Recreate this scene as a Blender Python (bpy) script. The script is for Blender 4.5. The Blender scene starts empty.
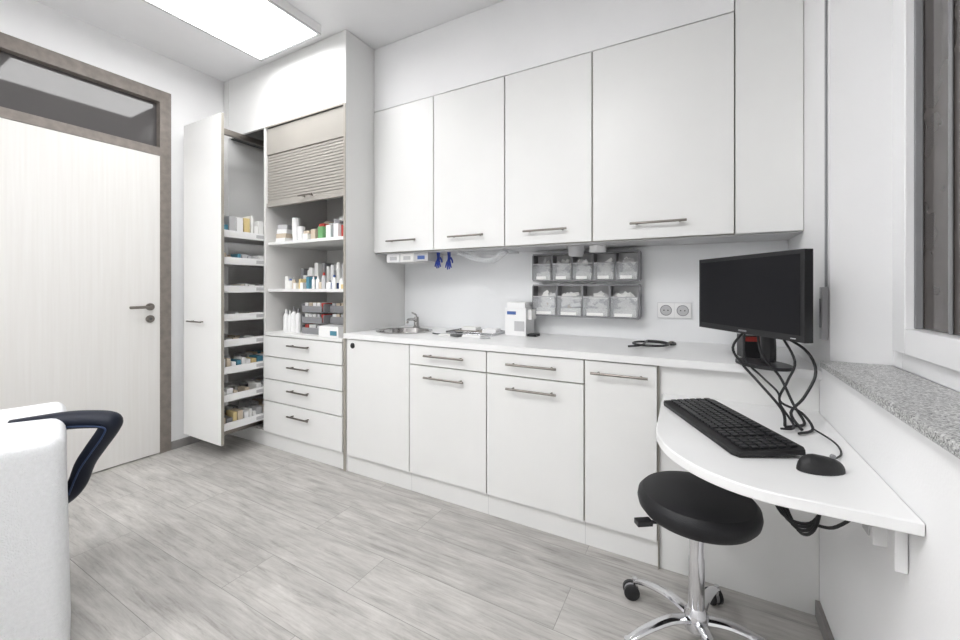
import bpy, bmesh, math, random
from mathutils import Vector, Matrix, noise
random.seed(4)
SC = bpy.context.scene

# ---------------------------------------------------------------- materials
def mat(name, col, rough=0.5, metal=0.0, var=0.03, scale=6.0, bump=0.0, bscale=200.0, spec=0.5, emit=0.0, alpha=1.0, coat=0.0):
    m = bpy.data.materials.new(name); m.use_nodes = True
    nt = m.node_tree; p = nt.nodes["Principled BSDF"]
    tc = nt.nodes.new("ShaderNodeTexCoord")
    n = nt.nodes.new("ShaderNodeTexNoise"); n.inputs["Scale"].default_value = scale; n.inputs["Detail"].default_value = 3
    nt.links.new(tc.outputs["Object"], n.inputs["Vector"])
    r = nt.nodes.new("ShaderNodeValToRGB")
    r.color_ramp.elements[0].position = 0.3; r.color_ramp.elements[1].position = 0.7
    r.color_ramp.elements[0].color = tuple(c*(1-var) for c in col)+(1,)
    r.color_ramp.elements[1].color = tuple(min(1, c*(1+var)) for c in col)+(1,)
    nt.links.new(n.outputs["Fac"], r.inputs["Fac"])
    nt.links.new(r.outputs["Color"], p.inputs["Base Color"])
    p.inputs["Roughness"].default_value = rough; p.inputs["Metallic"].default_value = metal
    p.inputs["Specular IOR Level"].default_value = spec
    p.inputs["Coat Weight"].default_value = coat
    if emit:
        p.inputs["Emission Color"].default_value = (1, 1, 1, 1); p.inputs["Emission Strength"].default_value = emit
    p.inputs["Alpha"].default_value = alpha
    if bump:
        n2 = nt.nodes.new("ShaderNodeTexNoise"); n2.inputs["Scale"].default_value = bscale; n2.inputs["Detail"].default_value = 4
        nt.links.new(tc.outputs["Object"], n2.inputs["Vector"])
        b = nt.nodes.new("ShaderNodeBump"); b.inputs["Strength"].default_value = bump; b.inputs["Distance"].default_value = 0.01
        nt.links.new(n2.outputs["Fac"], b.inputs["Height"]); nt.links.new(b.outputs["Normal"], p.inputs["Normal"])
    return m

WALL = mat("wall_paint", (.87, .87, .875), .75, var=.01, bump=.05, bscale=150)
CEIL = mat("ceiling_paint", (.83, .83, .84), .85, var=.01)
CAB = mat("cabinet_laminate", (.80, .80, .79), .38, var=.008)
CAB2 = mat("cabinet_interior", (.74, .73, .715), .5, var=.01)
EDGE = mat("edge_band", (.33, .31, .27), .5, var=.02)
TOP = mat("counter_laminate", (.83, .83, .83), .3, var=.01)
GLOSS = mat("splashback_gloss", (.85, .86, .87), .10, var=.005)
STEEL = mat("brushed_steel", (.24, .22, .20), .32, 1.0, var=.05)
CHROME = mat("chrome", (.70, .70, .72), .12, 1.0, var=.02)
SHUT = mat("shutter_slats", (.36, .34, .31), .55, var=.03)
BLACK = mat("black_plastic", (.012, .012, .014), .4)
BLACKM = mat("black_matte", (.009, .009, .010), .55, bump=.1)
SCREEN = mat("screen_black", (.006, .006, .008), .35, spec=.25)
LEATH = mat("black_vinyl", (.010, .010, .012), .48, bump=.15, bscale=300, spec=.35)
RUB = mat("cable_rubber", (.01, .01, .012), .5)
NAVY = mat("navy_vinyl", (.006, .009, .020), .5, bump=.1, bscale=250, spec=.3)
BLUEP = mat("blue_piping", (.015, .035, .10), .5)
TOWEL = mat("white_towel", (.85, .86, .875), .95, bump=.6, bscale=240, var=.03, scale=90)
WHITE = mat("white_plastic", (.86, .86, .86), .35, var=.01)
GREYP = mat("grey_plastic", (.24, .24, .25), .45)
LGREY = mat("light_grey_plastic", (.52, .52, .53), .4)
RED = mat("red_card", (.42, .04, .03), .5)
BLUE = mat("nitrile_blue", (.012, .04, .30), .45)
YEL = mat("cream_card", (.70, .56, .28), .5)
GREEN = mat("green_card", (.16, .38, .16), .5)
BEIGE = mat("beige_card", (.60, .51, .40), .6)
TEAL = mat("teal_card", (.08, .25, .34), .5)
PAPER = mat("paper_white", (.86, .86, .84), .7)
PWTR = mat("frame_taupe_wood", (.215, .188, .168), .5, var=.14, scale=25)
DGLASS = mat("dark_glass", (.10, .095, .095), .04, var=.02, spec=.42)
NIGHT = mat("night_glass", (.085, .075, .07), .06, var=.15, spec=.5)
CLEAR = mat("clear_acrylic", (.8, .82, .84), .1, alpha=.25)
PVC = mat("window_pvc", (.87, .87, .88), .3, var=.01)
BASEG = mat("baseboard_grey", (.25, .24, .235), .5, var=.08, scale=20)
LABEL = mat("label_blue", (.06, .12, .34), .5)
PANEL = mat("led_diffuser", (1, 1, 1), .5, emit=10)
FILLPANEL = mat("fill_panel_glow", (1, 1, 1), .5, emit=24)  # glow of the two added fill panels, stronger than the visible fixture
DARKIN = mat("dark_metal", (.10, .10, .10), .5)

def door_wood():
    m = mat("door_laminate", (.80, .79, .77), .45, var=.0)
    nt = m.node_tree; p = nt.nodes["Principled BSDF"]
    tc = nt.nodes["Texture Coordinate"]
    mp = nt.nodes.new("ShaderNodeMapping"); mp.inputs["Scale"].default_value = (1, 34, .9)
    n = nt.nodes.new("ShaderNodeTexNoise"); n.inputs["Scale"].default_value = 2.2; n.inputs["Detail"].default_value = 5
    nt.links.new(tc.outputs["Object"], mp.inputs["Vector"]); nt.links.new(mp.outputs[0], n.inputs["Vector"])
    r = nt.nodes.new("ShaderNodeValToRGB")
    r.color_ramp.elements[0].position = .3; r.color_ramp.elements[1].position = .7
    r.color_ramp.elements[0].color = (.725, .71, .685, 1); r.color_ramp.elements[1].color = (.76, .75, .73, 1)
    nt.links.new(n.outputs["Fac"], r.inputs["Fac"]); nt.links.new(r.outputs["Color"], p.inputs["Base Color"])
    return m
DOORW = door_wood()

def granite():
    m = mat("granite", (.4, .4, .4), .3)
    nt = m.node_tree; p = nt.nodes["Principled BSDF"]; tc = nt.nodes["Texture Coordinate"]
    v = nt.nodes.new("ShaderNodeTexVoronoi"); v.inputs["Scale"].default_value = 310
    nt.links.new(tc.outputs["Object"], v.inputs["Vector"])
    sep = nt.nodes.new("ShaderNodeSeparateColor"); nt.links.new(v.outputs["Color"], sep.inputs[0])
    r = nt.nodes.new("ShaderNodeValToRGB"); e = r.color_ramp.elements
    e[0].position = 0; e[0].color = (.04, .04, .04, 1); e[1].position = 1; e[1].color = (.72, .72, .71, 1)
    x = e.new(.22); x.color = (.26, .26, .26, 1); x = e.new(.6); x.color = (.46, .46, .455, 1)
    nt.links.new(sep.outputs[0], r.inputs["Fac"]); nt.links.new(r.outputs["Color"], p.inputs["Base Color"])
    return m
GRAN = granite()

def floor_mat():
    m = bpy.data.materials.new("vinyl_planks"); m.use_nodes = True
    nt = m.node_tree; p = nt.nodes["Principled BSDF"]; N = nt.nodes.new; L = nt.links.new
    tc = N("ShaderNodeTexCoord")
    br = N("ShaderNodeTexBrick"); br.offset = .37; br.inputs["Scale"].default_value = 1
    br.inputs["Brick Width"].default_value = 1.22; br.inputs["Row Height"].default_value = .225
    br.inputs["Mortar Size"].default_value = .0014; br.inputs["Mortar Smooth"].default_value = .3
    br.inputs["Color1"].default_value = (0, 0, 0, 1); br.inputs["Color2"].default_value = (1, 1, 1, 1)
    br.inputs["Mortar"].default_value = (.5, .5, .5, 1)
    L(tc.outputs["Object"], br.inputs["Vector"])
    sc = N("ShaderNodeVectorMath"); sc.operation = 'SCALE'; sc.inputs["Scale"].default_value = 7.0
    L(br.outputs["Color"], sc.inputs[0])
    ad = N("ShaderNodeVectorMath"); ad.operation = 'ADD'
    L(tc.outputs["Object"], ad.inputs[0]); L(sc.outputs[0], ad.inputs[1])
    mp = N("ShaderNodeMapping"); mp.inputs["Scale"].default_value = (1.8, 24, 1); L(ad.outputs[0], mp.inputs["Vector"])
    n = N("ShaderNodeTexNoise"); n.inputs["Scale"].default_value = 1.9; n.inputs["Detail"].default_value = 10; n.inputs["Roughness"].default_value = .74; n.inputs["Distortion"].default_value = .5
    L(mp.outputs[0], n.inputs["Vector"])
    r = N("ShaderNodeValToRGB"); e = r.color_ramp.elements
    e[0].position = .28; e[0].color = (.24, .228, .215, 1); e[1].position = .70; e[1].color = (.53, .515, .495, 1)
    x = e.new(.46); x.color = (.415, .40, .38, 1)
    L(n.outputs["Fac"], r.inputs["Fac"])
    # broad cloudy figure
    n2 = N("ShaderNodeTexNoise"); n2.inputs["Scale"].default_value = 3.0; n2.inputs["Detail"].default_value = 6; n2.inputs["Roughness"].default_value = .65; n2.inputs["Distortion"].default_value = .6
    mp2 = N("ShaderNodeMapping"); mp2.inputs["Scale"].default_value = (1.1, 4.0, 1); L(ad.outputs[0], mp2.inputs["Vector"]); L(mp2.outputs[0], n2.inputs["Vector"])
    mr = N("ShaderNodeMapRange"); mr.inputs["From Min"].default_value = .3; mr.inputs["From Max"].default_value = .7
    mr.inputs["To Min"].default_value = .80; mr.inputs["To Max"].default_value = 1.18; L(n2.outputs["Fac"], mr.inputs["Value"])
    mr2 = N("ShaderNodeMapRange"); mr2.inputs["To Min"].default_value = .93; mr2.inputs["To Max"].default_value = 1.06; L(br.outputs["Color"], mr2.inputs["Value"])
    mu = N("ShaderNodeMath"); mu.operation = 'MULTIPLY'; L(mr.outputs[0], mu.inputs[0]); L(mr2.outputs[0], mu.inputs[1])
    mo = N("ShaderNodeMapRange"); mo.inputs["To Min"].default_value = 1; mo.inputs["To Max"].default_value = .6; L(br.outputs["Fac"], mo.inputs["Value"])
    mu2 = N("ShaderNodeMath"); mu2.operation = 'MULTIPLY'; L(mu.outputs[0], mu2.inputs[0]); L(mo.outputs[0], mu2.inputs[1])
    vs = N("ShaderNodeVectorMath"); vs.operation = 'SCALE'; L(r.outputs["Color"], vs.inputs[0]); L(mu2.outputs[0], vs.inputs["Scale"])
    L(vs.outputs[0], p.inputs["Base Color"])
    p.inputs["Roughness"].default_value = .45
    b = N("ShaderNodeBump"); b.inputs["Strength"].default_value = .12; b.inputs["Distance"].default_value = .004
    L(n.outputs["Fac"], b.inputs["Height"]); L(b.outputs["Normal"], p.inputs["Normal"])
    return m
FLOOR = floor_mat()

# ---------------------------------------------------------------- builder
class B:
    def __init__(s, name, origin=(0, 0, 0), rz=0.0):
        s.name = name; s.bm = bmesh.new(); s.mats = []; s.T = Matrix.Identity(4)
        s.W = Matrix.Translation(Vector(origin)) @ Matrix.Rotation(rz, 4, 'Z')
    def mi(s, m):
        if m not in s.mats: s.mats.append(m)
        return s.mats.index(m)
    def v(s, co): return s.bm.verts.new(s.T @ Vector(co))
    def f(s, vs, m):
        try:
            fc = s.bm.faces.new(vs); fc.material_index = s.mi(m); fc.smooth = True; return fc
        except ValueError: return None
    def box(s, lo, hi, m):
        x0, y0, z0 = lo; x1, y1, z1 = hi
        V = [s.v(c) for c in ((x0,y0,z0),(x1,y0,z0),(x1,y1,z0),(x0,y1,z0),(x0,y0,z1),(x1,y0,z1),(x1,y1,z1),(x0,y1,z1))]
        for q in ((0,3,2,1),(4,5,6,7),(0,1,5,4),(1,2,6,5),(2,3,7,6),(3,0,4,7)): s.f([V[i] for i in q], m)
        return s
    def cb(s, c, d, m, rz=0, rx=0, ry=0):
        old = s.T
        s.T = old @ Matrix.Translation(Vector(c)) @ Matrix.Rotation(rz,4,'Z') @ Matrix.Rotation(ry,4,'Y') @ Matrix.Rotation(rx,4,'X')
        s.box((-d[0]/2,-d[1]/2,-d[2]/2),(d[0]/2,d[1]/2,d[2]/2), m); s.T = old
        return s
    def prism(s, poly, z0, z1, m):
        a = [s.v((x,y,z0)) for x,y in poly]; b = [s.v((x,y,z1)) for x,y in poly]; n = len(poly)
        s.f(a[::-1], m); s.f(b, m)
        for i in range(n): s.f([a[i],a[(i+1)%n],b[(i+1)%n],b[i]], m)
    def lathe(s, c, prof, m, seg=32, axis='Z'):
        old = s.T
        R = {'Z': Matrix.Identity(4), 'Y': Matrix.Rotation(math.pi/2,4,'X'), 'X': Matrix.Rotation(math.pi/2,4,'Y')}[axis] if isinstance(axis, str) else axis
        s.T = old @ Matrix.Translation(Vector(c)) @ R
        rings = []
        for r, z in prof:
            if r < 1e-6: rings.append([s.v((0,0,z))])
            else: rings.append([s.v((r*math.cos(2*math.pi*i/seg), r*math.sin(2*math.pi*i/seg), z)) for i in range(seg)])
        for a, b in zip(rings[:-1], rings[1:]):
            for i in range(seg):
                j = (i+1) % seg
                if len(a) == 1 and len(b) == 1: continue
                if len(a) == 1: s.f([a[0], b[j], b[i]], m)
                elif len(b) == 1: s.f([a[i], a[j], b[0]], m)
                else: s.f([a[i], a[j], b[j], b[i]], m)
        s.T = old
        return s
    def cyl(s, p0, p1, r, m, r2=None, seg=16):
        p0 = Vector(p0); p1 = Vector(p1); d = p1-p0; L = d.length
        R = d.to_track_quat('Z','Y').to_matrix().to_4x4()
        r2 = r if r2 is None else r2
        s.lathe(p0, [(0,0),(r,0),(r2,L),(0,L)], m, seg, R)
        return s
    def tube(s, pts, r, m, seg=10, sub=6, sx=1.0, sz=1.0, closed=False):
        P = [Vector(p) for p in pts]; Q = []
        n = len(P)
        for i in range(n-1):
            p0 = P[max(i-1,0)]; p1 = P[i]; p2 = P[i+1]; p3 = P[min(i+2,n-1)]
            for k in range(sub):
                t = k/sub
                Q.append(.5*((2*p1)+(-p0+p2)*t+(2*p0-5*p1+4*p2-p3)*t*t+(-p0+3*p1-3*p2+p3)*t**3))
        Q.append(P[-1])
        rings = []; up = Vector((0,0,1)); prev = None
        for i, q in enumerate(Q):
            t = (Q[min(i+1,len(Q)-1)]-Q[max(i-1,0)])
            if t.length < 1e-9: t = Vector((0,0,1))
            t.normalize()
            if prev is None:
                a = t.cross(up)
                if a.length < .05: a = t.cross(Vector((1,0,0)))
            else: a = prev - t*prev.dot(t)
            a.normalize(); prev = a; b = t.cross(a)
            rr = r(i/(len(Q)-1)) if callable(r) else r
            rings.append([s.v(q + a*math.cos(2*math.pi*k/seg)*rr*sx + b*math.sin(2*math.pi*k/seg)*rr*sz) for k in range(seg)])
        for A, C in zip(rings[:-1], rings[1:]):
            for i in range(seg): s.f([A[i],A[(i+1)%seg],C[(i+1)%seg],C[i]], m)
        s.f(rings[0][::-1], m); s.f(rings[-1], m)
        return s
    def handle(s, xc, z, y, w=.26, m=None):
        m = m or STEEL
        s.cyl((xc-w/2, y-.032, z), (xc+w/2, y-.032, z), .006, m, seg=12)
        for dx in (-w/2+.03, w/2-.03): s.cyl((xc+dx, y-.032, z), (xc+dx, y+.002, z), .005, m, seg=10)
    def done(s, bevel=0.0, parent=None, seg=2):
        bmesh.ops.recalc_face_normals(s.bm, faces=s.bm.faces)
        for e in s.bm.edges:
            if len(e.link_faces) == 2 and e.calc_face_angle(0) > .6: e.smooth = False
        me = bpy.data.meshes.new(s.name); s.bm.to_mesh(me); s.bm.free()
        for m in s.mats: me.materials.append(m)
        o = bpy.data.objects.new(s.name, me); SC.collection.objects.link(o); o.matrix_world = s.W
        if bevel:
            b = o.modifiers.new("Bevel", 'BEVEL'); b.width = bevel; b.segments = seg; b.limit_method = 'ANGLE'; b.angle_limit = .8
        if parent: o.parent = parent
        return o

def empty(name):
    o = bpy.data.objects.new(name, None); SC.collection.objects.link(o); return o

# ---------------------------------------------------------------- dimensions
XL, XR, YB, YF, H = -3.42, .382, 2.46, -2.0, 2.88
YC = 1.862      # front plane of base + tall cabinets
YU = 2.117      # front plane of wall cabinets

# ---------------------------------------------------------------- room shell
B("floor").box((XL-.1, YF-.1, -.1), (XR+.3, YB+.1, 0), FLOOR).done()
B("ceiling").box((XL-.1, YF-.1, H), (XR+.3, YB+.1, H+.1), CEIL).done()
b = B("wall_back"); b.box((XL-.1, YB, 0), (XR+.3, YB+.1, H), WALL); b.done()
B("wall_front").box((XL-.1, YF-.1, 0), (XR+.3, YF, H), WALL).done()
DY0, DY1, DZ = .40, 1.485, 2.62
b = B("wall_left")
b.box((XL-.15, YF, 0), (XL, DY0, H), WALL); b.box((XL-.15, DY1, 0), (XL, YB, H), WALL); b.box((XL-.15, DY0, DZ), (XL, DY1, H), WALL)
b.done()
WY0, WY1, WZ0, WZ1 = -.3, 1.74, .928, 2.60
b = B("wall_right")
b.box((XR, WY1, 0), (XR+.3, YB, H), WALL); b.box((XR, YF, 0), (XR+.3, WY0, H), WALL)
b.box((XR, WY0, 0), (XR+.3, WY1, WZ0), WALL); b.box((XR, WY0, WZ1), (XR+.3, WY1, H), WALL)
b.done()
B("baseboard_left").box((XL, DY1+.001, 0), (XL+.014, YC-.002, .06), BASEG).done(.002)
B("baseboard_left.001").box((XL, YF, 0), (XL+.014, DY0-.001, .06), BASEG).done(.002)
B("baseboard_right").box((XR-.014, YF, 0), (XR, YC+.006, .06), BASEG).done(.002)
B("baseboard_front").box((XL+.02, YF, 0), (XR-.02, YF+.014, .06), BASEG).done(.002)

b = B("door_1")
e = .001
b.box((XL-.12, DY0+e, 0), (XL+.012, DY0+.07, DZ-e), PWTR); b.box((XL-.12, DY1-.07, 0), (XL+.012, DY1-e, DZ-e), PWTR)
b.box((XL-.12, DY0+.0705, DZ-.085), (XL+.0115, DY1-.0705, DZ-e), PWTR)
b.box((XL-.12, DY0+.0705, 2.146), (XL+.010, DY1-.0705, 2.205), PWTR)
b.box((XL-.05, DY0+.0705, 2.2055), (XL-.04, DY1-.0705, DZ-.0855), DGLASS)
b.box((XL-.035, DY0+.0705, .008), (XL+.0095, DY1-.0705, 2.143), DOORW)
yh, zh = 1.355, 1.06
b.lathe((XL+.010, yh, zh), [(0,0),(.026,0),(.026,.008),(0,.008)], STEEL, 24, 'X')
b.lathe((XL+.010, yh, zh-.085), [(0,0),(.026,0),(.026,.008),(0,.008)], STEEL, 24, 'X')
b.cyl((XL+.018, yh, zh-.085), (XL+.024, yh, zh-.085), .009, DARKIN)
b.tube([(XL+.012, yh, zh), (XL+.05, yh, zh), (XL+.058, yh-.02, zh), (XL+.058, yh-.13, zh)], .010, STEEL)
b.done(.002)

# window
b = B("window_1")
x0, x1 = .535, .612
zb, zt = WZ0+.022, WZ1-e
ya_, yb_ = WY0+e, WY1-e
b.box((x0, yb_-.07, zb), (x1, yb_, zt), PVC); b.box((x0, ya_, zb), (x1, ya_+.07, zt), PVC)
b.box((x0, ya_+.0705, zb), (x1, yb_-.0705, zb+.07), PVC); b.box((x0, ya_+.0705, zt-.07), (x1, yb_-.0705, zt), PVC)
for (a, c) in ((WY0+.055, .699), (.701, WY1-.055)):
    xs = x0-.018; xe = x0-.0005+.05
    za, zc = zb+.055, zt-.055
    b.box((xs, c-.085, za), (xe, c, zc), PVC); b.box((xs, a, za), (xe, a+.085, zc), PVC)
    b.box((xs, a+.0855, za), (xe, c-.0855, za+.075), PVC); b.box((xs, a+.0855, zc-.075), (xe, c-.0855, zc), PVC)
    b.box((x0+.02, a+.0855, za+.0755), (x0+.03, c-.0855, zc-.0755), NIGHT)
    b.box((x0+.0, c-.092, za+.0755), (x0+.0195, c-.0857, zc-.0755), GREYP)
b.box((x0+.012, 1.44, zb+.131), (x0+.0195, 1.452, zt-.131), GREYP)
b.done(.003)
B("window_sill").box((XR-.026, WY0+.001, WZ0+.001), (.534, WY1-.001, .9525), GRAN).done(.003)
b = B("blind_strap_winder")
b.box((XR-.006, 1.765, 1.20), (XR-.001, 1.779, 2.78), GREYP)
b.box((XR-.018, 1.757, 1.02), (XR-.0005, 1.787, 1.20), LGREY)
b.box((XR-.021, 1.765, 1.06), (XR-.0185, 1.779, 1.16), GREYP)
b.done(.003)

# ---------------------------------------------------------------- LED panel, added fill panels
def led(name, x0, x1, y0, y1, pm):
    b = B(name)
    b.box((x0, y0, H-.055), (x1, y1, H-.001), WHITE)
    b.box((x0+.018, y0+.018, H-.058), (x1-.018, y1-.018, H-.0552), pm)
    b.box((x0, y0, H-.062), (x0+.018, y1, H-.0552), LGREY); b.box((x1-.018, y0, H-.062), (x1, y1, H-.0552), LGREY)
    b.box((x0+.0185, y0, H-.062), (x1-.0185, y0+.018, H-.0552), LGREY); b.box((x0+.0185, y1-.018, H-.062), (x1-.0185, y1, H-.0552), LGREY)
    b.done()
led("ceiling_light_panel", -2.76, -2.13, .86, 1.76, PANEL)
led("unseen_fill_panel", -1.15, -.52, -.55, .35, FILLPANEL)  # unseen panel assumed behind the camera, boosted as room fill
led("unseen_fill_panel.001", -2.76, -2.13, -1.5, -.6, FILLPANEL)  # unseen panel added for more fill on the dim cabinet fronts

# ---------------------------------------------------------------- tall cabinet
TX0, TX1, TD = XL+.003, -2.02, -2.88
b = B("tall_cabinet")
b.box((TX1-.02, YC, 0), (TX1, YB-.002, H-.002), CAB)
b.box((TX1-.021, YC-.004, 0), (TX1+.001, YC-.0005, H-.48), EDGE)
b.box((TD-.012, YC+.002, .119), (TD+.012, YB-.031, 2.40), CAB2)
b.box((TX0, YC, 0), (TX0+.06, YB-.01, H-.002), CAB)
b.box((TX0+.0605, YB-.03, .119), (TX1-.0205, YB-.012, 2.40), CAB2)
b.box((TX0+.0605, YC+.002, 2.405), (TX1-.0205, YC+.02, H-.002), CAB)
b.box((TX0+.0605, YC+.0205, 2.402), (TX1-.0205, YB-.03, 2.42), DARKIN)
b.box((TX0+.0605, YC+.012, 0), (TX1-.0205, YC+.03, .112), CAB)
b.box((TX0+.0605, YC+.0305, .10), (TX1-.0205, YB-.03, .118), CAB2)
b.box((TD+.0125, YC-.003, 2.392), (TX1-.0205, YC+.0015, 2.404), EDGE)
b.box((TD+.0125, YC+.01, .119), (TX1-.0205, YB-.031, .835), EDGE)
zs = [.116, .353, .517, .684, .838]
for z0, z1 in zip(zs[:-1], zs[1:]):
    b.box((TD+.006, YC-.012, z0+.004), (TX1-.024, YC+.008, z1-.004), CAB)
    b.handle((TD+TX1)/2, z1-.055 if z0 > .2 else z1-.07, YC-.012, .22)
b.box((TD+.0125, YC-.014, .84), (TX1-.022, YB-.031, .862), CAB)
for z in (1.165, 1.515):
    b.box((TD+.0125, YC+.02, z), (TX1-.0205, YB-.031, z+.022), CAB)
b.box((TD+.0125, YC+.010, 2.192), (TX1-.0205, YC+.025, 2.39), SHUT)
n = 17; zz0, zz1 = 1.83, 2.19
for i in range(n):
    za = zz0+(zz1-zz0)*i/n; zc = za+(zz1-zz0)/n
    b.box((TD+.014, YC+.016, za+.0018), (TX1-.022, YC+.0255, zc-.0018), SHUT)
b.box((TD+.014, YC+.026, zz0), (TX1-.022, YC+.034, zz1), EDGE)
b.box((TD+.014, YC+.008, zz0-.03), (TX1-.022, YC+.034, zz0-.001), SHUT)
b.handle((TD+TX1)/2+.05, zz0+.01, YC+.012, .14)
b.done(.0015)

# pull-out apothecary unit
b = B("pull_out_cabinet_unit")
px0, px1, py = -3.33, -2.845, 1.53
b.box((px0, py, .12), (px1, py+.02, 2.385), CAB)
b.box((px1+.0005, py+.001, .12), (px1+.0015, py+.02, 2.385), EDGE)
b.handle(-3.13, .955, py, .18)
ux0, ux1 = -3.27, -2.905
for z in (.20, .40, .595, .785, .965, 1.165, 1.365, 1.555):
    b.box((ux0+.005, py+.03, z), (ux1-.005, 2.25, z+.008), CAB2)
    b.box((ux1-.004, py+.03, z-.005), (ux1+.008, 2.25, z+.045), WHITE)
    b.box((ux0-.008, py+.03, z-.005), (ux0+.004, 2.25, z+.045), WHITE)
    for k in range(3):
        b.box((ux1+.0082, py+.08+k*.20, z+.008), (ux1+.0095, py+.15+k*.20, z+.032), LGREY if k == 1 else PAPER)
b.box((ux0-.01, py+.021, .13), (ux0+.01, py+.045, 2.36), CHROME)
b.box((-3.10, py+.021, .13), (-3.07, py+.045, 2.36), LGREY)
b.box((-3.10, 2.23, .13), (-3.07, 2.26, 2.36), LGREY)
b.box((-3.10, py+.046, 2.33), (-3.07, 2.229, 2.37), STEEL)
b.box((-3.15, py+.046, .125), (-3.02, 2.25, .165), STEEL)
b.box((ux1-.03, py+.021, .13), (ux1-.015, py+.029, 2.36), LGREY)
b.done(.0015)

cols = [PAPER, WHITE, BEIGE, LGREY, PAPER, PAPER, WHITE, PAPER, GREYP, BEIGE, WHITE, LGREY, YEL, TEAL, BEIGE]
b = B("packaged_supplies")
for z, hmax in ((.209,.09),(.409,.07),(.604,.08),(.794,.03),(.974,.03),(1.174,.04),(1.374,.06),(1.564,.16)):
    y = py+.05
    while y < 1.98:
        w = random.uniform(.02, .05)
        if random.random() < (.97 if hmax > .055 else .6):
            for xx in (.07, .20):
                hh = random.uniform(.4, 1)*hmax+.012
                b.cb((ux1-xx, y+w/2, z+hh/2), (.10, w*.9, hh), random.choice(cols), rz=random.uniform(-.06,.06))
        y += w+.004
b.done(.001)

def bottle(b, x, y, z, r, h, m, cap, capr=.45):
    b.lathe((x,y,z), [(0,0),(r*.94,0),(r,h*.03),(r,h*.68),(r*.75,h*.78),(r*capr,h*.82),(0,h*.82)], m, 16)
    b.lathe((x,y,z+h*.815), [(0,0),(r*capr*1.15,0),(r*capr*.95,h*.18),(0,h*.185)], cap, 12)

b = B("medical_supplies")
nx0, nx1 = TD+.03, TX1-.04
z = 1.5375
for i in range(4): b.cb((nx0+.07, YC+.13, z+.017+i*.033), (.11-.01*i,.14,.032), [PAPER,BEIGE,WHITE,LGREY][i], rz=.1*i)
for k in range(7): b.lathe((nx0+.20, YC+.10, z+.017*k), [(0,0),(.022,0),(.029,.075),(.027,.075),(.02,.004)], WHITE, 16)
for k in range(3): b.lathe((nx0+.26, YC+.10, z+.017*k), [(0,0),(.022,0),(.029,.075),(.027,.075),(.02,.004)], WHITE, 16)
x = nx0+.31; i = 0
for (w_, h_, c_) in ((.06,.05,PAPER),(.05,.08,BEIGE),(.045,.07,WHITE),(.055,.09,GREEN),(.05,.10,PAPER),(.045,.08,TEAL),(.05,.10,WHITE),(.045,.09,RED),(.05,.11,LGREY),(.04,.12,PAPER)):
    b.cb((x+w_/2, YC+.12+.02*(i%3), z+h_/2), (w_*.94, .10, h_), c_, rz=.05*(i%3-1))
    b.cb((x+w_/2, YC+.27, z+h_*.7+.02), (w_*.94, .12, h_*1.4+.04), [PAPER,BEIGE,WHITE,LGREY][i%4])
    if i % 3 == 0: b.cb((x+w_/2, YC+.12, z+h_+.0115), (w_, .08, .02), [BEIGE, RED, GREYP, TEAL][(i//3)%4])
    x += w_+.003; i += 1
z = 1.1875
x = nx0+.05; k0 = 0
acc = [WHITE, PAPER, LABEL, BEIGE, GREEN, PAPER, YEL, WHITE, GREYP, TEAL, PAPER, LGREY, BEIGE, RED]
while x < nx1-.03:
    k = random.random(); w = random.uniform(.022,.040); k0 += 1
    yy = YC+.09+random.uniform(0,.05)
    if k < .45: bottle(b, x+w/2, yy, z, w/2, random.uniform(.05,.12), random.choice([WHITE,PAPER,LGREY,BEIGE]), random.choice([WHITE,LABEL,RED,WHITE,GREYP,YEL]))
    else:
        hh = random.uniform(.03,.11); b.cb((x+w/2, yy+.02, z+hh/2), (w*.95,.07,hh), acc[k0 % len(acc)], rz=random.uniform(-.2,.2))
    if random.random() < .85:
        hh = random.uniform(.10,.20); b.cb((x+w/2, yy+.17, z+hh/2), (w*.95,.09,hh), random.choice([PAPER,WHITE,BEIGE,PAPER,LGREY,GREYP]))
    x += w+.003
z = .8625
for dx,h in ((.10,.17),(.145,.16),(.19,.19),(.24,.18),(.165,.15)): bottle(b, nx0+dx, YC+.09+(.06 if dx==.165 else 0), z, .021, h, WHITE, WHITE if h<.18 else GREYP, .35)
bottle(b, nx0+.04, YC+.14, z, .022, .16, GREYP, LGREY)
for k in range(3):
    zz = z+k*.078
    b.box((nx0+.31,YC+.07,zz),(nx0+.53,YC+.30,zz+.006),GREYP); b.box((nx0+.317,YC+.064,zz),(nx0+.523,YC+.069,zz+.045),GREYP)
    b.box((nx0+.303,YC+.07,zz),(nx0+.309,YC+.30,zz+.06),GREYP); b.box((nx0+.531,YC+.07,zz),(nx0+.537,YC+.30,zz+.06),GREYP)
    for q in range(5):
        b.cb((nx0+.335+q*.043,YC+.13,zz+.007+.03),(.034,.09,.06),random.choice([PAPER,BEIGE,LGREY,RED,WHITE,GREYP]),rz=random.uniform(-.1,.1))
for k in range(3):
    zz = z+k*.078
    b.box((nx0+.55,YC+.12,zz),(nx1-.01,YC+.33,zz+.006),GREYP); b.box((nx0+.55,YC+.113,zz),(nx1-.01,YC+.119,zz+.05),GREYP)
    for q in range(5): b.cb((nx0+.575+q*.043,YC+.17,zz+.007+.03),(.034,.09,.06),random.choice([PAPER,BEIGE,LGREY,WHITE,GREYP]),rz=random.uniform(-.1,.1))
b.cb((nx0+.67,YC+.045,z+.035),(.19,.10,.07),WHITE); b.cb((nx0+.67,YC+.045,z+.0745),(.16,.08,.008),LGREY); b.cb((nx0+.72,YC-.0075,z+.03),(.06,.004,.03),TEAL)
b.done(.001)

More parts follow.
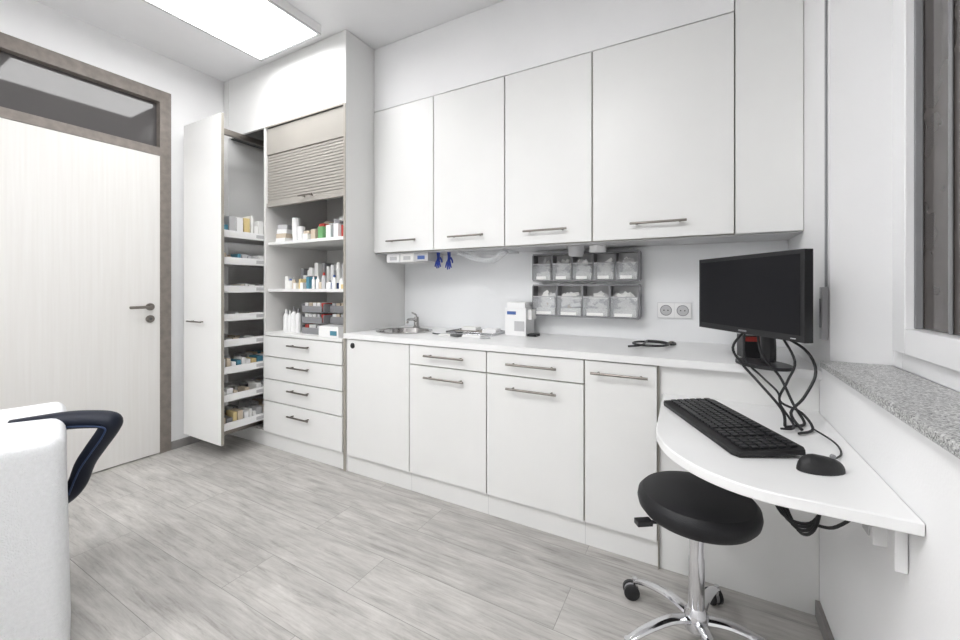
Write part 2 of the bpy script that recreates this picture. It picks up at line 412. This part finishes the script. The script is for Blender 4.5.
# ---------------------------------------------------------------- base cabinets
b = B("base_cabinet")
BX = [-2.0, -1.488, -.978, -.468, -.157]
b.box((BX[0]-.018, YC+.006, .113), (BX[-1], YB-.003, .866), EDGE)
b.box((BX[0]-.018, YC+.010, 0), (BX[-1], YC+.03, .108), CAB)
b.box((BX[0]-.018, YC+.0135, .1085), (BX[-1], YC+.03, .1125), EDGE)
g = .0035
for i in range(4):
    xa, xb = BX[i]+g, BX[i+1]-g
    xc = (xa+xb)/2
    if i in (1, 2):
        b.box((xa, YC-.013, .118), (xb, YC+.0055, .747), CAB)
        b.box((xa, YC-.013, .754), (xb, YC+.0055, .862), CAB)
        b.handle(xc, .69, YC-.013, .26); b.handle(xc, .812, YC-.013, .26)
    else:
        b.box((xa, YC-.013, .118), (xb, YC+.0055, .862), CAB)
        if i == 3: b.handle(xc, .812, YC-.013, .24)
b.lathe((BX[0]+.055, YC-.013, .825), [(0,0),(.018,0),(.018,.004),(0,.004)], BLACK, 20, 'Y')
b.cyl((BX[0]+.055, YC-.012, .825), (BX[0]+.055, YC-.019, .825), .016, BLACK)
for k in range(3): b.box((BX[k+1]-.0008, YC+.009, 0), (BX[k+1]+.0008, YC+.0099, .108), LGREY)
b.box((BX[-1]+.005, YC+.008, 0), (XR-.001, YC+.026, .866), CAB)
b.box((BX[-1]+.0005, YC-.010, .0), (BX[-1]+.0045, YC+.01, .866), EDGE)
b.done(.0015)

# countertop with a round cut-out
SX, SY, SR = -1.77, 2.15, .172
b = B("countertop")
Z0, Z1 = .868, .90; ya, yb = YC-.022, YB-.002; xa, xb = TX1+.002, XR-.001
hx0, hx1 = SX-.22, SX+.22
b.box((hx1, ya, Z0), (xb, yb, Z1), TOP)
b.box((xa, ya, Z0), (hx0, yb, Z1), TOP) if hx0 > xa else None
N_ = 64; inner=[]; outer=[]
lo = (hx0, ya); hi = (hx1, yb)
for i in range(N_):
    a = 2*math.pi*(i+.5)/N_; c, s_ = math.cos(a), math.sin(a)
    tx = ((hi[0]-SX)/c if c > 0 else (lo[0]-SX)/c); ty = ((hi[1]-SY)/s_ if s_ > 0 else (lo[1]-SY)/s_)
    t = min(tx, ty); outer.append((SX+c*t, SY+s_*t)); inner.append((SX+c*SR, SY+s_*SR))
for cx in (hx0, hx1):
    for cy in (ya, yb):
        k = min(range(N_), key=lambda i: (outer[i][0]-cx)**2+(outer[i][1]-cy)**2); outer[k] = (cx, cy)
vo=[[b.v((x,y,z)) for x,y in outer] for z in (Z0,Z1)]; vi=[[b.v((x,y,z)) for x,y in inner] for z in (Z0,Z1)]
for i in range(N_):
    j=(i+1)%N_
    b.f([vo[1][i],vo[1][j],vi[1][j],vi[1][i]],TOP); b.f([vo[0][j],vo[0][i],vi[0][i],vi[0][j]],TOP)
    b.f([vo[0][i],vo[0][j],vo[1][j],vo[1][i]],TOP); b.f([vi[0][j],vi[0][i],vi[1][i],vi[1][j]],TOP)
b.done(.0)
SINKM = mat("sink_steel", (.46, .45, .44), .22, 1.0)
B("sink_basin").lathe((SX,SY,.9), [(.188,.0005),(.190,.004),(.176,.006),(.166,.002),(.160,-.03),(.13,-.0315),(0,-.0318)], SINKM, 48).done()
b = B("faucet")
fx, fy = -1.84, 2.37
b.lathe((fx,fy,.9), [(0,0),(.026,0),(.026,.006),(.019,.012),(.019,.065),(.016,.08),(0,.082)], SINKM, 24)
b.tube([(fx,fy,.945),(fx+.01,fy-.05,.965),(fx+.02,fy-.12,.965),(fx+.022,fy-.135,.945)], .010, SINKM)
b.tube([(fx,fy,.98),(fx-.005,fy+.0,.995),(fx-.01,fy-.04,1.012)], .006, SINKM)
b.done()

B("trim_splashback").box((TX1+.002, YB-.008, .9005), (XR-.002, YB, 1.434), GLOSS).done()

# ---------------------------------------------------------------- wall cabinets
b = B("wall_cabinet")
UX = [-2.0, -1.502, -.997, -.493, .137]
b.box((TX1+.002, YU+.0225, 1.4375), (UX[-1], YB-.001, 2.434), CAB)
b.box((TX1+.002, YU+.0125, 1.4375), (UX[-1], YU+.022, 2.436), EDGE)
b.box((TX1+.002, YU+.015, 1.430), (XR-.002, YB-.01, 1.437), LGREY)
b.box((TX1+.002, YU, 1.438), (UX[0]-.001, YU+.012, 2.43), CAB)
for i in range(4):
    xa, xb = UX[i]+g, UX[i+1]-g
    b.box((xa, YU-.006, 1.440), (xb, YU+.012, 2.428), CAB)
    b.handle((xa+xb)/2, 1.512, YU-.006, .25)
b.box((TX1+.002, YU+.002, 2.437), (UX[-1]-.002, YB-.001, H-.002), WALL)
b.box((UX[-1]+.002, YU, 1.4375), (XR-.002, YU+.022, H-.002), CAB)
b.box((UX[-1]+.002, YU+.0225, 1.4375), (XR-.002, YB-.001, H-.002), CAB)
b.done(.0015)

# ---------------------------------------------------------------- wall organizer
b = B("wall_mounted_organizer")
ox0, ox1, oy = -.92, -.295, 2.36
yk = YB-.009
for (z0, z1, nc) in ((1.235, 1.405, 5), (1.02, 1.215, 4)):
    b.box((ox0, oy, z0), (ox1, yk-.0065, z0+.008), GREYP); b.box((ox0, oy, z1-.008), (ox1, yk-.0065, z1), GREYP)
    b.box((ox0, yk-.006, z0), (ox1, yk, z1), LGREY)
    for k in range(nc+1):
        x = ox0+(ox1-ox0)*k/nc
        b.box((x-.004, oy+.001, z0+.0085), (x+.004, yk-.0065, z1-.0085), GREYP)
    for k in range(nc):
        xa = ox0+(ox1-ox0)*k/nc+.006; xb = ox0+(ox1-ox0)*(k+1)/nc-.006
        hh = (z1-z0)
        b.box((xa, oy-.004, z0+.009), (xb, oy-.001, z0+hh*.59), CLEAR)
        b.box((xa, oy-.006, z0+hh*.60), (xb, oy+.002, z0+hh*.64), LGREY)
        b.box((xa+.02, oy-.006, z0+.012), (xb-.03, oy-.0045, z0+.030), PAPER)
        for q in range(16):
            b.cb((random.uniform(xa+.035, xb-.035), oy+.02+.05*random.random(), z0+.04+random.random()*hh*.5), ((xb-xa)*.42, .004, .020), random.choice([PAPER,WHITE,PAPER,BEIGE if nc==4 and k<2 else LGREY,PAPER]), rz=random.uniform(-.3,.3), ry=random.uniform(-1.2,1.2))
        b.box((xa+.012, oy+.02, z0+.01), (xb-.012, yk-.015, z0+.05), PAPER)
b.done(.001)

b = B("wall_socket_double")
for cx in (-.165, -.082):
    b.box((cx-.041, YB-.019, 1.03), (cx+.041, YB-.0085, 1.112), WHITE)
    b.lathe((cx, YB-.0195, 1.071), [(.028,.0),(.030,.002),(.026,.002),(.026,0)], GREYP, 28, 'Y')
    b.lathe((cx, YB-.0192, 1.071), [(0,0),(.027,0),(.027,.0006),(0,.0006)], LGREY, 28, 'Y')
    for dx in (-.01,.01): b.cyl((cx+dx, YB-.018, 1.071), (cx+dx, YB-.0210, 1.071), .0035, BLACK)
for sx0, sx1, sz0, sz1 in ((-.208,-.040,1.028,1.030),(-.208,-.040,1.112,1.114),(-.208,-.206,1.030,1.112),(-.042,-.040,1.030,1.112),(-.1245,-.1225,1.030,1.112)):
    b.box((sx0, YB-.017, sz0), (sx1, YB-.0085, sz1), LGREY)
b.done(.0008)

# things under the wall cabinet
b = B("glove_box_dispenser")
b.box((-1.93, 2.15, 1.372), (-1.815, 2.33, 1.4295), WHITE); b.box((-1.81, 2.15, 1.372), (-1.695, 2.33, 1.4295), PAPER); b.box((-1.69, 2.15, 1.372), (-1.575, 2.33, 1.4295), LGREY)
for x in (-1.87,-1.75,-1.63): b.box((x-.03,2.147,1.385),(x+.03,2.1495,1.41), LABEL if x>-1.7 else LGREY)
b.done(.002)
def glove(name, x, y, zt, L):
    b = B(name)
    b.tube([(x,y,zt),(x+.002,y,zt-L*.3),(x,y-.004,zt-L*.55)], lambda t: .022-.004*math.sin(t*3), BLUE, sx=1, sz=.45)
    for k, (dx, l) in enumerate(((-.018,.34),(-.007,.45),(.004,.43),(.014,.36))):
        b.tube([(x+dx*.7,y-.002,zt-L*.5),(x+dx*1.1,y-.004,zt-L*.5-l*L*.6),(x+dx*1.4,y-.002,zt-L*.5-l*L)], lambda t: .0055-.0015*t, BLUE, seg=8, sub=4)
    b.tube([(x+.015,y,zt-L*.3),(x+.028,y-.004,zt-L*.45),(x+.032,y-.004,zt-L*.6)], lambda t:.0065-.002*t, BLUE, seg=8, sub=4)
    b.done()
glove("nitrile_glove", -1.54, 2.22, 1.4295, .11)
glove("nitrile_glove.001", -1.455, 2.22, 1.4295, .12)
b = B("plastic_bag_holder")
b.box((-1.37, 2.20, 1.415), (-1.02, 2.38, 1.4295), CLEAR)
b.tube([(-1.36,2.2,1.42),(-1.25,2.2,1.38),(-1.12,2.2,1.365),(-1.03,2.2,1.42)], .03, CLEAR, sx=1, sz=.6)
b.done(.001)
b = B("cup_dispenser")
b.lathe((-.62,2.27,1.375), [(0,0),(.04,0),(.05,.0545),(0,.0545)], LGREY, 24)
b.lathe((-.50,2.27,1.395), [(0,0),(.045,0),(.045,.0345),(0,.0345)], WHITE, 24)
b.done()

# ---------------------------------------------------------------- counter-top things
b = B("instrument_tray")
b.box((-1.44,2.16,.9005),(-1.10,2.36,.906),CHROME)
for (p,q) in (((-1.44,2.16),(-1.10,2.166)),((-1.44,2.354),(-1.10,2.36)),((-1.44,2.1665),(-1.434,2.3535)),((-1.106,2.1665),(-1.10,2.3535))):
    b.box((p[0],p[1],.9065),(q[0],q[1],.918),CHROME)
for k in range(5):
    y=2.19+.03*k; b.tube([(-1.41,y,.913),(-1.30,y+.005,.915),(-1.2,y,.913)],.003,STEEL,seg=6,sub=3)
b.cb((-1.17,2.28,.919),(.09,.12,.024),WHITE,rz=.2)
b.cb((-1.33,2.30,.925),(.12,.06,.022),PAPER,rz=-.15)
b.done(.001)
b = B("wound_dressing_packs")
b.cb((-1.37,2.07,.905),(.10,.06,.008),PAPER,rz=.3); b.cb((-1.29,2.05,.908),(.06,.05,.014),DARKIN,rz=-.3); b.cb((-1.19,2.08,.906),(.12,.07,.010),WHITE,rz=.1)
b.cb((-1.10,2.06,.904),(.06,.05,.006),LGREY,rz=.6)
b.tube([(-1.5,2.1,.905),(-1.44,2.07,.906),(-1.38,2.12,.906),(-1.33,2.1,.906)],.004,BLACK,seg=8)
b.done(.001)
b = B("disinfectant_wipe_dispenser")
b.box((-1.065,2.26,.9005),(-.925,2.40,1.07),WHITE); b.box((-1.055,2.27,1.0705),(-.935,2.40,1.105),WHITE)
b.box((-1.0,2.255,.93),(-.935,2.2595,.99),LGREY); b.box((-.9245,2.29,1.0),(-.9,2.37,1.06),PAPER)
b.box((-1.05,2.257,1.03),(-.99,2.2595,1.05),LABEL)
b.box((-.918,2.26,.9005),(-.86,2.33,.915),BLACK)
b.done(.004)
b = B("stethoscope")
pts=[]
for i in range(19):
    a=i/18*2*math.pi*1.25+.4; pts.append((-.215+.095*math.cos(a)*(1-.012*i), 2.20+.10*math.sin(a)*(1-.01*i), .908+.0005*i))
b.tube(pts,.0055,BLACK,seg=8,sub=4)
b.tube([pts[0],(-.11,2.28,.908),(-.13,2.33,.91)],.005,BLACK,seg=8)
b.tube([pts[-1],(-.25,2.09,.917),(-.31,2.08,.908)],.005,BLACK,seg=8)
b.lathe((-.13,2.335,.901),[(0,0),(.02,0),(.02,.008),(.008,.014),(0,.014)],STEEL,20)
b.done()

# ---------------------------------------------------------------- desk
b = B("corner_desk")
poly = [(BX[-1]+.02, YC+.007), (XR-.002, YC+.007), (XR-.002, 1.085)]
poly += [(.17, 1.085)]
cx, cy, rx, ry = .17, 1.44, .295, .355
for i in range(1, 20):
    a = -math.pi/2 - (math.pi/2)*i/20
    poly.append((cx+rx*math.cos(a), cy+ry*math.sin(a)))
poly.append((-.126, 1.46))
b.prism(poly, .718, .745, TOP)
b.done(.003)
b = B("desk_wall_bracket")
b.box((XR-.022, 1.16, .60), (XR-.001, 1.20, .717), WHITE); b.box((.16, 1.16, .69), (XR-.0225, 1.20, .717), WHITE)
b.done(.002)
b = B("wall_socket_surface")
b.box((XR-.03, 1.255, .60), (XR-.001, 1.325, .67), WHITE); b.box((XR-.034, 1.27, .612), (XR-.0305, 1.31, .658), LGREY)
b.done(.003)

# monitor
b = B("computer_monitor", (.152, 1.815, 1.172), math.radians(-56.9))
w, h = .53, .297
b.box((-w/2, -.012, -h/2), (w/2, .018, h/2), BLACK)
b.box((-w/2+.014, -.0135, -h/2+.022), (w/2-.014, -.0122, h/2-.014), SCREEN)
b.box((-.17, .0185, -.10), (.17, .04, .11), BLACK)
b.box((-.02, -.0145, -h/2+.008), (.02, -.0122, -h/2+.014), GREYP)
b.box((w/2-.05, -.0145, -h/2+.008), (w/2-.03, -.0122, -h/2+.012), CHROME)
b.tube([(0,.03,-.04),(0,.075,-.08),(0,.09,-.18),(0,.09,-.255)], .022, BLACK, sx=1.3)
b.T = Matrix.Translation((0,.07,-.2715)); b.prism([(.11*math.cos(t*math.pi/16), .075*math.sin(t*math.pi/16)) for t in range(32)], 0, .012, BLACK); b.T = Matrix.Identity(4)
b.done(.003)
b = B("card_reader_box", (.20,2.07,.9005), .2)
b.box((-.05,-.04,0),(.05,.04,.095),BLACK); b.box((-.045,-.043,.07),(.045,-.0405,.09),RED)
b.done(.002)

# keyboard
b = B("keyboard", (.062, 1.52, .746), math.radians(-64.3))
kw, kd = .49, .19
b.T = Matrix.Rotation(math.radians(3.5), 4, 'X')
b.prism([(-kw/2,-kd/2+.01),(-kw/2+.02,-kd/2),(kw/2-.02,-kd/2),(kw/2,-kd/2+.01),(kw/2,kd/2-.01),(kw/2-.02,kd/2),(-kw/2+.02,kd/2),(-kw/2,kd/2-.01)], .006, .020, BLACKM)
for r in range(6):
    yy = -kd/2+.030+r*.0235+(.006 if r == 5 else 0)
    x = -kw/2+.014; c = 0
    while x < kw/2-.02:
        wk = .0165
        if r == 0 and 4 <= c < 5: wk = .11
        gap = .008 if (abs(x-.075) < .01 or abs(x-.145) < .01) else .0
        x += gap
        b.box((x, yy, .0202), (x+wk, yy+.0185, .0265), BLACK)
        x += wk+.003; c += 1
b.T = Matrix.Identity(4)
for x in (-.19,.19): b.box((x-.02, kd/2-.035, -.0008), (x+.02, kd/2-.02, .014), BLACK); b.box((x-.02, -kd/2+.01, -.0008), (x+.02, -kd/2+.03, .008), BLACK)
b.done(.0015)

# mouse
b = B("computer_mouse", (.262, 1.275, .7455), math.radians(-62))
seg = 20
rings = []
for k in range(9):
    ph = math.pi/2*k/8
    rr = math.cos(ph)**.6 if k < 8 else 0
    zz = .036*math.sin(ph)
    if k == 8: rings.append([b.v((0,0,.036))])
    else: rings.append([b.v((.030*rr*math.cos(2*math.pi*i/seg), .056*rr*math.sin(2*math.pi*i/seg), zz*(1-.12*math.sin(2*math.pi*i/seg)))) for i in range(seg)])
for a, c in zip(rings[:-1], rings[1:]):
    for i in range(seg):
        j=(i+1)%seg
        if len(c)==1: b.f([a[i],a[j],c[0]],BLACKM)
        else: b.f([a[i],a[j],c[j],c[i]],BLACKM)
b.f(rings[0][::-1],BLACKM)
b.T = Matrix.Rotation(math.pi/2,4,'Y'); b.lathe((-.034,.03,-.003),[(0,0),(.006,0),(.006,.006),(0,.006)],GREYP,14)
b.done()

# cables
b = B("computer_cables")
b.tube([(.15,1.84,1.03),(.11,1.80,.97),(.14,1.79,.91),(.19,1.76,.85),(.24,1.66,.79),(.24,1.60,.753)], .0045, RUB)
b.tube([(.19,1.83,1.05),(.20,1.80,.95),(.25,1.77,.88),(.28,1.72,.80),(.30,1.66,.755),(.27,1.62,.752),(.24,1.59,.752)], .0045, RUB)
b.tube([(.23,1.78,1.04),(.31,1.72,.99),(.335,1.69,.92),(.30,1.66,.84),(.26,1.63,.79),(.28,1.58,.753)], .0045, RUB)
b.tube([(.25,1.74,1.03),(.28,1.69,.95),(.26,1.69,.88),(.24,1.70,.81),(.29,1.65,.79),(.31,1.60,.755),(.265,1.54,.752)], .004, RUB)
b.tube([(.15,1.82,1.03),(.15,1.81,.93),(.20,1.79,.87),(.24,1.74,.83),(.24,1.68,.80),(.26,1.58,.76),(.222,1.55,.757)], .0035, RUB)
b.tube([(.31,1.61,.755),(.34,1.50,.752),(.33,1.40,.751),(.285,1.335,.752)], .0025, RUB)
b.done()
b = B("cable_bundle")
for k in range(4):
    o = .012*k
    b.tube([(.18+o,1.44,.716),(.17+o,1.42,.65-o),(.20+o,1.38,.57-o),(.26,1.37-o,.565),(.29,1.40,.62),(.25+o,1.43,.69),(.22,1.44,.717)], .004, RUB)
b.tube([(.26,1.36,.57),(.30,1.34,.58),(.345,1.33,.63)], .004, RUB)
b.done()

# ---------------------------------------------------------------- stool
b = B("swivel_stool", (-.010, 1.505, 0))
b.lathe((0,0,-.018), [(0,.466),(.150,.466),(.166,.470),(.178,.485),(.182,.503),(.179,.520),(.166,.534),(.13,.540),(.07,.542),(0,.5425)], LEATH, 56)
b.lathe((0,0,-.018), [(0,.440),(.075,.440),(.09,.455),(.09,.4655),(0,.4655)], BLACK, 32)
b.lathe((0,0,0), [(0,.26),(.0145,.26),(.0145,.424),(0,.424)], CHROME, 24)
b.lathe((0,0,0), [(0,.085),(.024,.085),(.024,.30),(.021,.31),(.021,.375),(0,.375)], CHROME, 24)
b.lathe((0,0,0), [(0,.075),(.038,.075),(.04,.09),(.036,.125),(.025,.145),(0,.145)], CHROME, 28)
b.tube([(-.05,-.03,.438),(-.11,-.08,.434),(-.145,-.095,.430)], .006, BLACK)
b.cb((-.152,-.098,.430),(.05,.028,.016),BLACK,rz=.6)
for k in range(5):
    a = math.radians(147-72*k); c, s_ = math.cos(a), math.sin(a)
    b.tube([(c*.02,s_*.02,.105),(c*.10,s_*.10,.112),(c*.19,s_*.19,.092),(c*.245,s_*.245,.068)], lambda t: .021-.008*t, CHROME, sx=1.0, sz=.62)
    P = Vector((c*.25, s_*.25, 0))
    b.cyl(P+Vector((0,0,.045)), P+Vector((0,0,.078)), .009, CHROME)
    aa = a+.9
    t = Vector((-math.sin(aa), math.cos(aa), 0)); q = P+Vector((math.cos(aa)*.014, math.sin(aa)*.014, .029))
    R = t.to_track_quat('Z','Y').to_matrix().to_4x4()
    for d in (-.022, .006):
        b.lathe(q+t*d, [(0,0),(.022,0),(.0285,.003),(.0285,.013),(.022,.016),(0,.016)], BLACK, 24, R)
    b.lathe(q-t*.007, [(0,0),(.024,0),(.024,.014),(0,.014)], GREYP, 16, R)
b.done()

# ---------------------------------------------------------------- treatment couch with towel
par = empty("treatment_couch")
ang = math.atan2(.965, .262)
Wm = Matrix.Translation((-1.795, .488, 0)) @ Matrix.Rotation(ang, 4, 'Z')
bm = bmesh.new()
Lx, Ly, zt, zb, R = 1.5, .60, .722, .006, .038
def grid_box(nx, ny, nz):
    vs = {}
    def gv(i,j,k):
        if (i,j,k) not in vs:
            p = Vector((-Lx+Lx*i/nx, Ly*j/ny, zb+(zt-zb)*k/nz))
            lo = Vector((-Lx+R, R, zb-1)); hi = Vector((-R, Ly-R, zt-R))
            q = Vector((min(max(p.x,lo.x),hi.x), min(max(p.y,lo.y),hi.y), min(max(p.z,lo.z),hi.z)))
            d = p-q
            if d.length > R: p = q + d.normalized()*R
            fall = max(0, (zt-.1-p.z))/.7
            nn = noise.noise(Vector((p.x*5, p.y*5, p.z*1.2)))
            w = .005*nn + .007*fall*(1+math.sin(p.x*14+p.y*9))
            if d.length > 1e-4: p = p + d.normalized()*w
            vs[(i,j,k)] = bm.verts.new(p)
        return vs[(i,j,k)]
    for i in range(nx):
        for j in range(ny):
            bm.faces.new([gv(i,j,nz),gv(i+1,j,nz),gv(i+1,j+1,nz),gv(i,j+1,nz)])
    for i in range(nx):
        for k in range(nz):
            bm.faces.new([gv(i,0,k),gv(i+1,0,k),gv(i+1,0,k+1),gv(i,0,k+1)]); bm.faces.new([gv(i+1,ny,k),gv(i,ny,k),gv(i,ny,k+1),gv(i+1,ny,k+1)])
    for j in range(ny):
        for k in range(nz):
            bm.faces.new([gv(nx,j,k),gv(nx,j+1,k),gv(nx,j+1,k+1),gv(nx,j,k+1)]); bm.faces.new([gv(0,j+1,k),gv(0,j,k),gv(0,j,k+1),gv(0,j+1,k+1)])
grid_box(120, 48, 56)
for f in bm.faces: f.smooth = True
bmesh.ops.recalc_face_normals(bm, faces=bm.faces)
me = bpy.data.meshes.new("towel_cover"); bm.to_mesh(me); bm.free(); me.materials.append(TOWEL)
o = bpy.data.objects.new("towel_cover", me); SC.collection.objects.link(o); o.matrix_world = Wm; o.parent = par
b = B("couch_frame"); b.W = Wm
b.box((-Lx+.08, .08, .48), (-.08, Ly-.08, .67), NAVY); b.box((-Lx+.3, .16, .06), (-.3, Ly-.16, .479), LGREY); b.box((-Lx+.2, .12, 0), (-.2, Ly-.12, .059), GREYP)
b.done(.02, par)
b = B("armrest_pad")
path = [(-2.14,.44,.695),(-2.08,.55,.702),(-2.00,.607,.706),(-1.935,.645,.700),(-1.938,.642,.668),(-1.982,.620,.60),(-2.015,.60,.54),(-2.035,.58,.46),(-2.05,.54,.42),(-2.06,.44,.41)]
b.tube(path, lambda t: .034-.010*t, NAVY, sub=8, seg=16, sx=1.2, sz=1.0)
b.done(0, par)
b = B("armrest_piping")
b.tube([(p[0]+.030, p[1]-.028, p[2]-.014) for p in path[:8]], .003, BLUEP, sub=8, seg=8)
b.done(0, par)

# ---------------------------------------------------------------- camera, world
w = bpy.data.worlds.new("World"); SC.world = w; w.use_nodes = True
w.node_tree.nodes["Background"].inputs[0].default_value = (.02, .025, .04, 1); w.node_tree.nodes["Background"].inputs[1].default_value = .3
cd = bpy.data.cameras.new("Camera"); cam = bpy.data.objects.new("Camera", cd); SC.collection.objects.link(cam)
cd.sensor_width = 36; cd.lens = 15.0; cd.shift_y = -33/960; cd.clip_start = .02
cam.location = (0, 0, 1.2); cam.rotation_euler = (math.radians(90), 0, math.radians(28.8))
SC.camera = cam
SC.view_settings.view_transform = 'Standard'; SC.view_settings.look = 'None'; SC.view_settings.exposure = .13
